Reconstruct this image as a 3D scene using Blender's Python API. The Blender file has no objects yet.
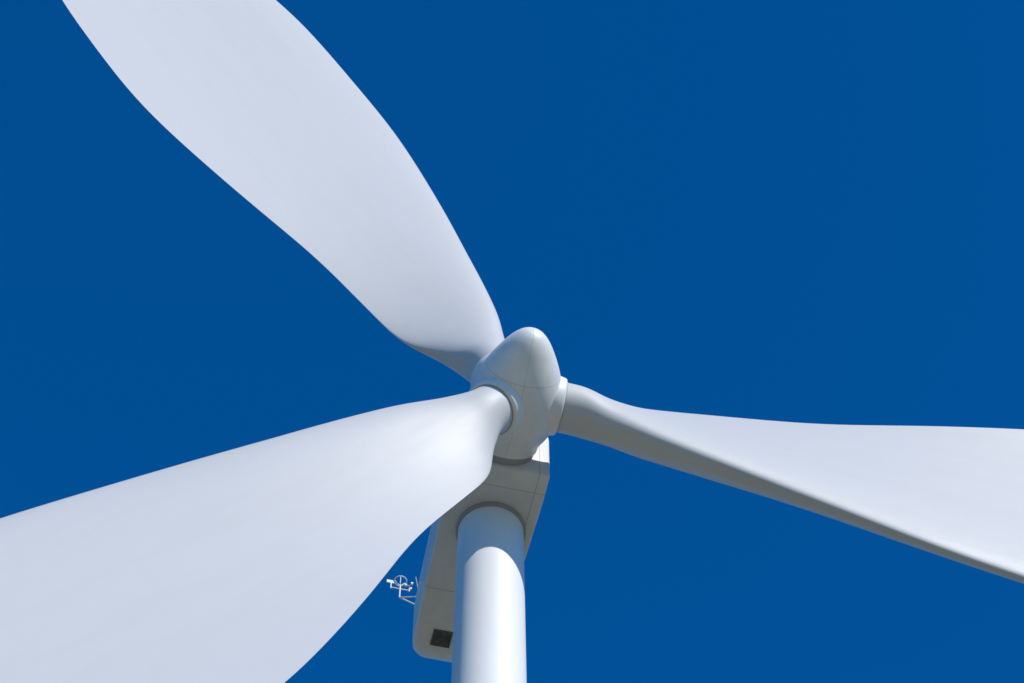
import bpy, bmesh, math
import numpy as np
from mathutils import Vector, Matrix

scene = bpy.context.scene
R = math.radians
scene.view_settings.view_transform = 'Standard'
scene.view_settings.look = 'None'
scene.view_settings.exposure = 0

# ---------------------------------------------------------------- materials
def paint(name, col, rough=0.42, dirt=0.10, scale=0.5, seams=(), stain=(0.45,0.42,0.38), streak_axis=None, seam_f=0.75):
    """weathered gloss paint; seams = list of (axis, position, half width) in object space"""
    m = bpy.data.materials.new(name); m.use_nodes = True
    nt = m.node_tree; N = nt.nodes; L = nt.links
    b = N['Principled BSDF']
    tc = N.new('ShaderNodeTexCoord')
    mp = N.new('ShaderNodeMapping')
    sc = [scale]*3
    if streak_axis is not None: sc[streak_axis] = scale*0.12
    mp.inputs['Scale'].default_value = sc
    L.new(tc.outputs['Object'], mp.inputs['Vector'])
    n1 = N.new('ShaderNodeTexNoise'); n1.inputs['Scale'].default_value = 2.2
    n1.inputs['Detail'].default_value = 9; n1.inputs['Roughness'].default_value = 0.62
    L.new(mp.outputs[0], n1.inputs['Vector'])
    r1 = N.new('ShaderNodeMapRange'); r1.inputs[1].default_value = 0.42; r1.inputs[2].default_value = 0.78
    r1.inputs[3].default_value = 0; r1.inputs[4].default_value = dirt*2.4
    L.new(n1.outputs[0], r1.inputs[0])
    mix = N.new('ShaderNodeMix'); mix.data_type = 'RGBA'
    mix.inputs[6].default_value = (*col, 1); mix.inputs[7].default_value = (*stain, 1)
    L.new(r1.outputs[0], mix.inputs[0])
    out = mix.outputs[2]
    if seams:
        sep = N.new('ShaderNodeSeparateXYZ'); L.new(tc.outputs['Object'], sep.inputs[0])
        acc = None
        for ax, pos, hw in seams:
            s = N.new('ShaderNodeMath'); s.operation = 'SUBTRACT'
            L.new(sep.outputs[ax], s.inputs[0]); s.inputs[1].default_value = pos
            a = N.new('ShaderNodeMath'); a.operation = 'ABSOLUTE'; L.new(s.outputs[0], a.inputs[0])
            c = N.new('ShaderNodeMath'); c.operation = 'LESS_THAN'; L.new(a.outputs[0], c.inputs[0]); c.inputs[1].default_value = hw
            if acc is None: acc = c.outputs[0]
            else:
                mx = N.new('ShaderNodeMath'); mx.operation = 'MAXIMUM'
                L.new(acc, mx.inputs[0]); L.new(c.outputs[0], mx.inputs[1]); acc = mx.outputs[0]
        m2 = N.new('ShaderNodeMix'); m2.data_type = 'RGBA'
        m2.inputs[7].default_value = (0.16, 0.155, 0.15, 1)
        f = N.new('ShaderNodeMath'); f.operation = 'MULTIPLY'; f.inputs[1].default_value = seam_f
        L.new(acc, f.inputs[0]); L.new(f.outputs[0], m2.inputs[0])
        L.new(out, m2.inputs[6]); out = m2.outputs[2]
    L.new(out, b.inputs['Base Color'])
    rr = N.new('ShaderNodeMapRange'); rr.inputs[3].default_value = rough-0.06; rr.inputs[4].default_value = rough+0.14
    L.new(n1.outputs[0], rr.inputs[0]); L.new(rr.outputs[0], b.inputs['Roughness'])
    n2 = N.new('ShaderNodeTexNoise'); n2.inputs['Scale'].default_value = 1.3; n2.inputs['Detail'].default_value = 3
    L.new(tc.outputs['Object'], n2.inputs['Vector'])
    bp = N.new('ShaderNodeBump'); bp.inputs['Strength'].default_value = 0.12; bp.inputs['Distance'].default_value = 0.06
    L.new(n2.outputs[0], bp.inputs['Height']); L.new(bp.outputs[0], b.inputs['Normal'])
    return m

m_blade = paint('blade_gelcoat', (0.53,0.52,0.51), 0.48, 0.10, 0.35, streak_axis=2, stain=(0.38,0.36,0.34))
m_spin = paint('spinner_paint', (0.76,0.735,0.70), 0.4, 0.10, 0.9, seams=[(2,0.95,0.010),(0,0.0,0.008)], seam_f=0.3)
m_nac = paint('nacelle_paint', (0.70,0.68,0.65), 0.45, 0.14, 0.8,
              seams=[(1,-2.4,0.012),(1,-6.5,0.012),(0,-1.12,0.012)], seam_f=0.5)
m_tow = paint('tower_paint', (0.80,0.79,0.77), 0.36, 0.06, 0.5, seams=[(2,20.0,0.02),(2,42.0,0.02)], streak_axis=2)
m_dark = paint('dark_rubber', (0.05,0.05,0.05), 0.6, 0.1, 2)
m_seal = paint('grey_sealant', (0.34,0.335,0.33), 0.6, 0.1, 2)
m_vent = paint('vent_grille', (0.06,0.062,0.066), 0.6, 0.1, 3)
m_steel = paint('galvanised_steel', (0.75,0.75,0.73), 0.4, 0.1, 3)
m_conc = paint('concrete', (0.42,0.41,0.38), 0.85, 0.2, 1.0, stain=(0.25,0.23,0.2))

def simple_ground(name, c1, c2, c3, scale):
    m = bpy.data.materials.new(name); m.use_nodes = True
    N = m.node_tree.nodes; L = m.node_tree.links; b = N['Principled BSDF']
    tc = N.new('ShaderNodeTexCoord')
    a = N.new('ShaderNodeTexNoise'); a.inputs['Scale'].default_value = scale; a.inputs['Detail'].default_value = 10
    d = N.new('ShaderNodeTexNoise'); d.inputs['Scale'].default_value = scale*90; d.inputs['Detail'].default_value = 6
    for t in (a, d): L.new(tc.outputs['Object'], t.inputs['Vector'])
    cr = N.new('ShaderNodeValToRGB')
    cr.color_ramp.elements[0].position = 0.35; cr.color_ramp.elements[0].color = (*c1, 1)
    cr.color_ramp.elements[1].position = 0.68; cr.color_ramp.elements[1].color = (*c2, 1)
    L.new(a.outputs[0], cr.inputs[0])
    mx = N.new('ShaderNodeMix'); mx.data_type = 'RGBA'; mx.inputs[7].default_value = (*c3, 1)
    r = N.new('ShaderNodeMapRange'); r.inputs[1].default_value = 0.45; r.inputs[2].default_value = 0.7; r.inputs[4].default_value = 0.6
    L.new(d.outputs[0], r.inputs[0]); L.new(r.outputs[0], mx.inputs[0]); L.new(cr.outputs[0], mx.inputs[6])
    L.new(mx.outputs[2], b.inputs['Base Color']); b.inputs['Roughness'].default_value = 0.95
    bp = N.new('ShaderNodeBump'); bp.inputs['Strength'].default_value = 0.6; bp.inputs['Distance'].default_value = 0.1
    L.new(d.outputs[0], bp.inputs['Height']); L.new(bp.outputs[0], b.inputs['Normal'])
    return m
m_ground = simple_ground('dry_grass', (0.26,0.225,0.155), (0.17,0.17,0.09), (0.32,0.28,0.20), 0.03)
m_gravel = simple_ground('gravel', (0.38,0.36,0.32), (0.30,0.28,0.25), (0.45,0.43,0.39), 0.3)

# ---------------------------------------------------------------- helpers
def new_obj(name, verts, faces, mat, parent=None, M=None, smooth=True, angle=35):
    me = bpy.data.meshes.new(name); me.from_pydata([tuple(v) for v in verts], [], faces); me.update()
    bm = bmesh.new(); bm.from_mesh(me); bmesh.ops.recalc_face_normals(bm, faces=bm.faces); bm.to_mesh(me); bm.free()
    for m in (mat if isinstance(mat, (list, tuple)) else [mat]): me.materials.append(m)
    if smooth:
        me.polygons.foreach_set('use_smooth', [True]*len(me.polygons))
        me.set_sharp_from_angle(angle=R(angle))
    ob = bpy.data.objects.new(name, me); scene.collection.objects.link(ob)
    if parent: ob.parent = parent
    if M is not None: ob.matrix_basis = M
    return ob

def loft(rings, cap0=True, cap1=True):
    n = len(rings[0]); V = [p for r in rings for p in r]; F = []
    for i in range(len(rings)-1):
        for j in range(n):
            F.append((i*n+j, i*n+(j+1) % n, (i+1)*n+(j+1) % n, (i+1)*n+j))
    if cap0: F.append(tuple(range(n))[::-1])
    if cap1: F.append(tuple((len(rings)-1)*n+j for j in range(n)))
    return V, F

def lathe(profile, n=96):
    return loft([[(r*math.cos(2*math.pi*j/n), r*math.sin(2*math.pi*j/n), z) for j in range(n)] for r, z in profile])

def tube_pts(p0, p1, r, n=10):
    p0, p1 = Vector(p0), Vector(p1); d = (p1-p0).normalized()
    u = d.orthogonal().normalized(); v = d.cross(u)
    return [[tuple(p + r*(math.cos(2*math.pi*j/n)*u + math.sin(2*math.pi*j/n)*v)) for j in range(n)] for p in (p0, p1)]

def merge(parts):
    V, F = [], []
    for v, f in parts:
        o = len(V); V += list(v); F += [tuple(i+o for i in q) for q in f]
    return V, F

def box(c, s):
    x, y, z = c; a, b, d = s[0]/2, s[1]/2, s[2]/2
    V = [(x+i*a, y+j*b, z+k*d) for i in (-1,1) for j in (-1,1) for k in (-1,1)]
    F = [(0,1,3,2),(4,6,7,5),(0,4,5,1),(2,3,7,6),(0,2,6,4),(1,5,7,3)]
    return V, F

# ---------------------------------------------------------------- layout
HUB_H = 65.0
PSI, TILT = R(13), R(5)
d_h = 63.3/math.tan(R(57.5))
HUB = Vector((0.12, d_h, HUB_H))
h = Vector((math.sin(PSI), -math.cos(PSI), 0))        # nacelle forward, horizontal
a = Vector((math.cos(PSI), math.sin(PSI), 0))         # lateral
n = (h*math.cos(TILT) + Vector((0,0,1))*math.sin(TILT)).normalized()
b = n.cross(a).normalized()

turbine = bpy.data.objects.new('wind_turbine', None); scene.collection.objects.link(turbine)
turbine.empty_display_size = 5
OVER = 4.0
TOW = Vector((HUB.x, HUB.y, 0)) - h*OVER + a*0.15
turbine.location = (TOW.x, TOW.y, 0)
def rel(M): return Matrix.Translation(-Vector((TOW.x, TOW.y, 0))) @ M
def frame(x, y, z, o):
    M = Matrix((( x.x, y.x, z.x, o.x), (x.y, y.y, z.y, o.y), (x.z, y.z, z.z, o.z), (0,0,0,1)))
    return rel(M)

# ---- blades
def smooth_interp(xs, ys, q):
    xs, ys = np.array(xs, float), np.array(ys, float)
    dd = np.diff(ys)/np.diff(xs); m = np.zeros(len(xs)); m[0], m[-1] = dd[0], dd[-1]
    for i in range(1, len(xs)-1):
        m[i] = 0 if dd[i-1]*dd[i] <= 0 else 2*dd[i-1]*dd[i]/(dd[i-1]+dd[i])
    k = np.clip(np.searchsorted(xs, q)-1, 0, len(xs)-2); hh = xs[k+1]-xs[k]; t = (q-xs[k])/hh
    return ((2*t**3-3*t**2+1)*ys[k]+(t**3-2*t**2+t)*hh*m[k]+(-2*t**3+3*t**2)*ys[k+1]+(t**3-t**2)*hh*m[k+1])

Ls   = [0.9, 1.7, 2.8, 4.2, 6.0, 9.0, 14., 20., 27., 33., 37., 39.2, 40.0]
te   = [0.75,0.75,1.15,1.90,2.20,2.70,4.15,5.4, 5.6, 4.4, 2.6, 1.2, 0.25]
le   = [0.75,0.75,1.02,1.48,1.95,2.65,3.80,4.7, 4.9, 3.9, 2.4, 1.2, 0.25]
tr   = [1.0, 1.0, 0.64,0.41,0.31,0.21,0.125,0.10,0.09,0.09,0.09,0.09,0.09]
wc   = [1.0, 1.0, 0.55,0.12,0.0, 0,   0,   0,   0,   0,   0,   0,   0]
tw   = [14,  14,  13,  11,  7,   2,   -3,  -5,  -6,  -6,  -6,  -6,  -6]
q = np.concatenate([np.linspace(0.9,6,34), np.linspace(6.3,36,80), np.linspace(36.2,40,26)])
def soft(ys):
    out = []
    for x in q:
        wdt = 0.02 + 0.12*max(0, min(x-1.5, 40-x, 14))
        s = np.linspace(-2.2, 2.2, 23); ww = np.exp(-s*s/2)
        out.append(float((smooth_interp(Ls, ys, np.clip(x+s*wdt, 0.9, 40))*ww).sum()/ww.sum()))
    return np.array(out)
TE, LE, T, W, B = (soft(y) for y in (te, le, tr, wc, tw))
C = TE+LE; X = LE/C
NP = 64
rings = []
for L_, c, t, w, be, x0 in zip(q, C, T, W, B, X):
    ring = []
    for j in range(NP):
        ph = 2*math.pi*j/NP
        xi = 0.5*(1+math.cos(ph))          # 1 = TE, 0 = LE
        th = 5*t*(0.2969*math.sqrt(xi)-0.1260*xi-0.3516*xi**2+0.2843*xi**3-0.1015*xi**4)
        th = th if xi > 0 else 0
        cam = 0.10*xi*(1-xi)
        up = math.sin(ph) >= 0
        ya = (th*0.62 if up else -th*1.15) - cam*1.2
        xc = (x0-xi)*c; y_a = ya*c
        yc = 0.5*math.sin(ph)*c*t
        y = (1-w)*y_a + w*yc
        cb, sb = math.cos(R(be)), math.sin(R(be))
        pre = 0.0009*L_**2
        ring.append((xc*cb - y*sb, xc*sb + y*cb + pre, L_))
    rings.append(ring)
Vb, Fb = loft(rings)
th0 = -4.2
bl_mesh = None
for k in range(3):
    th = R(th0+120*k)
    er = a*math.cos(th)+b*math.sin(th)
    et = a*math.sin(th)-b*math.cos(th)
    M = frame(et, n, er, HUB)
    if bl_mesh is None:
        ob = new_obj('blade_%d' % (k+1), Vb, Fb, m_blade, turbine, M, angle=50); bl_mesh = ob.data
    else:
        ob = bpy.data.objects.new('blade_%d' % (k+1), bl_mesh); scene.collection.objects.link(ob)
        ob.parent = turbine; ob.matrix_basis = M
    # root collar and bearing gap
    V, F = lathe([(0.92,0.7),(0.90,1.15),(0.87,1.32),(0.84,1.36),(0.78,1.38),(0.70,1.38)], 64)
    new_obj('blade_root_collar_%d' % (k+1), V, F, m_spin, turbine, M)
    V, F = lathe([(0.775,1.3),(0.775,1.40),(0.73,1.405)], 64)
    new_obj('blade_root_seal_%d' % (k+1), V, F, m_seal, turbine, M)

# ---- spinner (lathe around rotor axis)
prof = [(0.02,2.27),(0.17,2.245),(0.33,2.17),(0.49,2.03),(0.65,1.83),(0.82,1.56),(0.99,1.25),(1.14,0.92),(1.26,0.58),(1.34,0.25),
        (1.38,-0.05),(1.37,-0.35),(1.31,-0.66),(1.20,-0.98),(1.08,-1.22),(1.02,-1.38),(1.0,-1.55)]
pz = np.linspace(0, len(prof)-1, 70); idx = np.arange(len(prof))
pr = [(float(smooth_interp(idx, [p[0] for p in prof], np.array([t]))[0]), float(smooth_interp(idx, [p[1] for p in prof], np.array([t]))[0])) for t in pz]
V, F = lathe(pr)
new_obj('spinner', V, F, m_spin, turbine, frame(a, b, n, HUB), angle=60)
V, F = lathe([(0.94,-1.4),(0.94,-2.2)], 64)
new_obj('main_shaft_seal', V, F, m_seal, turbine, frame(a, b, n, HUB))

# ---- nacelle: object frame x=-a (image left), y=h, z=up, origin hub
def rrect(hw, z0, z1, rb, rt, y, k=8):
    pts = []
    for cx, cz, r, a0 in ((hw-rt, z1-rt, rt, 0), (-hw+rt, z1-rt, rt, 90), (-hw+rb, z0+rb, rb, 180), (hw-rb, z0+rb, rb, 270)):
        for i in range(k+1):
            t = R(a0+90*i/k); pts.append((cx+r*math.cos(t), y, cz+r*math.sin(t)))
    return pts
sec = [(-1.72,1.38,-1.16,1.10,.06,.4),(-1.75,1.42,-1.21,1.20,.07,.45),(-1.80,1.44,-1.24,1.25,.08,.5),(-2.7,1.45,-1.25,1.32,.08,.5),
       (-5.0,1.40,-1.25,1.36,.09,.55),(-7.6,1.32,-1.22,1.34,.12,.6),(-8.7,1.27,-1.18,1.28,.18,.65),(-9.15,1.17,-1.10,1.18,.25,.65),(-9.4,1.02,-0.95,1.0,.3,.6),(-9.5,0.82,-0.75,0.85,.3,.5)]
V, F = loft([rrect(hw, z0, z1, rb, rt, y) for y, hw, z0, z1, rb, rt in sec])
MN = frame(-a, h, Vector((0,0,1)), HUB)
new_obj('nacelle', V, F, m_nac, turbine, MN, angle=40)
new_obj('nacelle_vent', *box((0.42,-8.35,-1.20),(0.60,0.62,0.06)), m_vent, turbine, MN, smooth=False)
slt = [box((0.42,-8.12-0.08*i,-1.235),(0.54,0.02,0.012)) for i in range(7)]
new_obj('nacelle_vent_slats', *merge(slt), m_vent, turbine, MN, smooth=False)
# yaw bearing
MT = Matrix.Translation((0,0,0))
V, F = lathe([(1.03,63.60),(1.05,63.64),(1.05,63.76),(1.02,63.9)])
new_obj('yaw_bearing_ring', V, F, m_seal, turbine, MT)
# anemometer mast (roof outrigger)
P = []
DX, DY, DZ = -0.25, -1.75, -0.35
def tb(p0, p1, r=0.018):
    s = lambda p: (p[0]+DX, p[1]+DY, p[2]+DZ)
    P.append(loft(tube_pts(s(p0), s(p1), r)))
tb((1.0,-7.2,1.2),(1.95,-7.3,1.75),.024); tb((1.0,-6.6,1.2),(1.95,-7.3,1.75),.024)
tb((1.95,-7.3,1.75),(1.95,-7.3,2.35),.026)
tb((1.2,-7.3,1.3),(1.6,-6.5,1.9),.018)
tb((1.65,-7.3,2.2),(2.25,-7.3,2.2),.02)
for x in (1.65,2.25): tb((x,-7.3,2.15),(x,-7.3,2.45),.022)
hoop = [(1.95+0.2*math.cos(2*math.pi*i/16), -7.3+0.2*math.sin(2*math.pi*i/16), 2.62) for i in range(17)]
for i in range(16): tb(hoop[i], hoop[i+1], .018)
tb((1.95,-7.3,2.3),(1.95,-7.3,2.9),.014)
for s in (-1,1): tb((1.95,-7.3,2.35),(1.95+.2*s,-7.3,2.62),.014)
P.append(box((2.27+DX,-7.3+DY,2.5+DZ),(0.24,0.02,0.14)))
for i in range(3):
    t = 2*math.pi*i/3; p = (1.65+.12*math.cos(t), -7.3+.12*math.sin(t), 2.45)
    tb((1.65,-7.3,2.45), p, .01); P.append(box((p[0]+DX,p[1]+DY,p[2]+DZ),(.07,.07,.07)))
new_obj('anemometer_mast', *merge(P), m_steel, turbine, MN, angle=40)

# ---- tower (frame at turbine origin)
rb_, rt_ = 1.50, 0.98
prof = []
zt = 63.62
def tr_(z): return rb_+(rt_-rb_)*z/zt
for z in np.linspace(0.25, zt, 40): prof.append((tr_(z), float(z)))
V, F = lathe(prof, 128)
new_obj('tower', V, F, m_tow, turbine, MT)
parts = [lathe([(tr_(z)+.002,z-.06),(tr_(z)+.02,z-.05),(tr_(z)+.02,z+.05),(tr_(z)+.002,z+.06)],96) for z in (20.0,42.0)]
new_obj('tower_flanges', *merge(parts), m_tow, turbine, MT)
V, F = lathe([(3.6,-.5),(3.6,.16),(3.52,.24),(1.9,.26)],96)
new_obj('foundation', V, F, m_conc, turbine, MT)
D = [box((0,-1.55,1.95),(0.95,0.12,2.1)), box((0,-1.62,2.0),(0.8,0.06,1.85)), box((0.3,-1.67,1.9),(0.05,0.06,0.18))]
new_obj('tower_door', *merge(D), m_nac, turbine, MT, smooth=False)
D = [box((0,-2.25-.28*i,0.78-.17*i),(1.1,0.27,0.04)) for i in range(4)] + [box((0,-1.90,0.86),(1.1,.40,.04))]
for x in (-.56,.56):
    D.append(box((x,-1.9,0.55),(.04,.04,.62))); D.append(box((x,-2.1,0.5),(.04,.04,.6))); D.append(box((x,-2.1,1.3),(.04,.04,1.0)))
new_obj('door_steps', *merge(D), m_steel, turbine, MT, smooth=False)

# ---------------------------------------------------------------- ground
me_r = 6000.0
rr = [0,20,60,150,400,1000,2500,me_r]; nseg = 64
V = [(0,35,0)]; F = []
for r_ in rr[1:]:
    for j in range(nseg):
        t = 2*math.pi*j/nseg
        z = 0 if r_ < 100 else 0.004*r_**0.9*math.sin(3*t+r_*0.002)*math.cos(2*t)
        V.append((r_*math.cos(t), 35+r_*math.sin(t), z))
for j in range(nseg): F.append((0, 1+j, 1+(j+1) % nseg))
for i in range(len(rr)-2):
    for j in range(nseg):
        A = 1+i*nseg+j; Bq = 1+i*nseg+(j+1) % nseg
        F.append((A, A+nseg, Bq+nseg, Bq))
new_obj('ground', V, F, m_ground)
V = [(TOW.x+11*math.cos(t)*(1+.03*math.sin(5*t)), TOW.y+11*math.sin(t)*(1+.04*math.cos(3*t)), 0.004) for t in np.linspace(0,2*math.pi,72,endpoint=False)]
new_obj('gravel_pad', V, [tuple(range(72))], m_gravel, smooth=False)

# ---------------------------------------------------------------- light
SUN_EL, SUN_AZ = R(35), R(40)     # azimuth measured from behind the camera, toward the right
sd = Vector((math.sin(SUN_AZ)*math.cos(SUN_EL), -math.cos(SUN_AZ)*math.cos(SUN_EL), math.sin(SUN_EL)))
sl = bpy.data.lights.new('sun', 'SUN'); sl.energy = 4.1; sl.angle = R(0.5); sl.color = (1.0, 0.955, 0.885)
so = bpy.data.objects.new('sun', sl); scene.collection.objects.link(so)
so.rotation_euler = sd.to_track_quat('Z', 'Y').to_euler(); so.location = (60,-60,90)

w = bpy.data.worlds.new('World'); scene.world = w; w.use_nodes = True
N = w.node_tree.nodes; L = w.node_tree.links
bg = N['Background']; sky = N.new('ShaderNodeTexSky'); sky.sky_type = 'NISHITA'; sky.sun_disc = False
sky.sun_elevation = SUN_EL; sky.sun_rotation = math.atan2(sd.x, sd.y)
sky.altitude = 300; sky.air_density = 1.0; sky.dust_density = 0.2; sky.ozone_density = 3.0
tm = N.new('ShaderNodeMix'); tm.data_type = 'RGBA'; tm.blend_type = 'MULTIPLY'; tm.inputs[0].default_value = 1
tm.inputs[7].default_value = (0.01, 0.78, 1.52, 1)
L.new(sky.outputs[0], tm.inputs[6]); L.new(tm.outputs[2], bg.inputs[0])
bg.inputs[1].default_value = 0.1

# ---------------------------------------------------------------- camera
cd = bpy.data.cameras.new('camera'); cam = bpy.data.objects.new('camera', cd); scene.collection.objects.link(cam)
cam.location = (0, 0, 1.7); cam.rotation_euler = (R(90+58.75), 0, 0)
cd.sensor_width = 36; cd.lens = 36*2540/1024; cd.clip_end = 20000; cd.clip_start = 0.1
scene.camera = cam
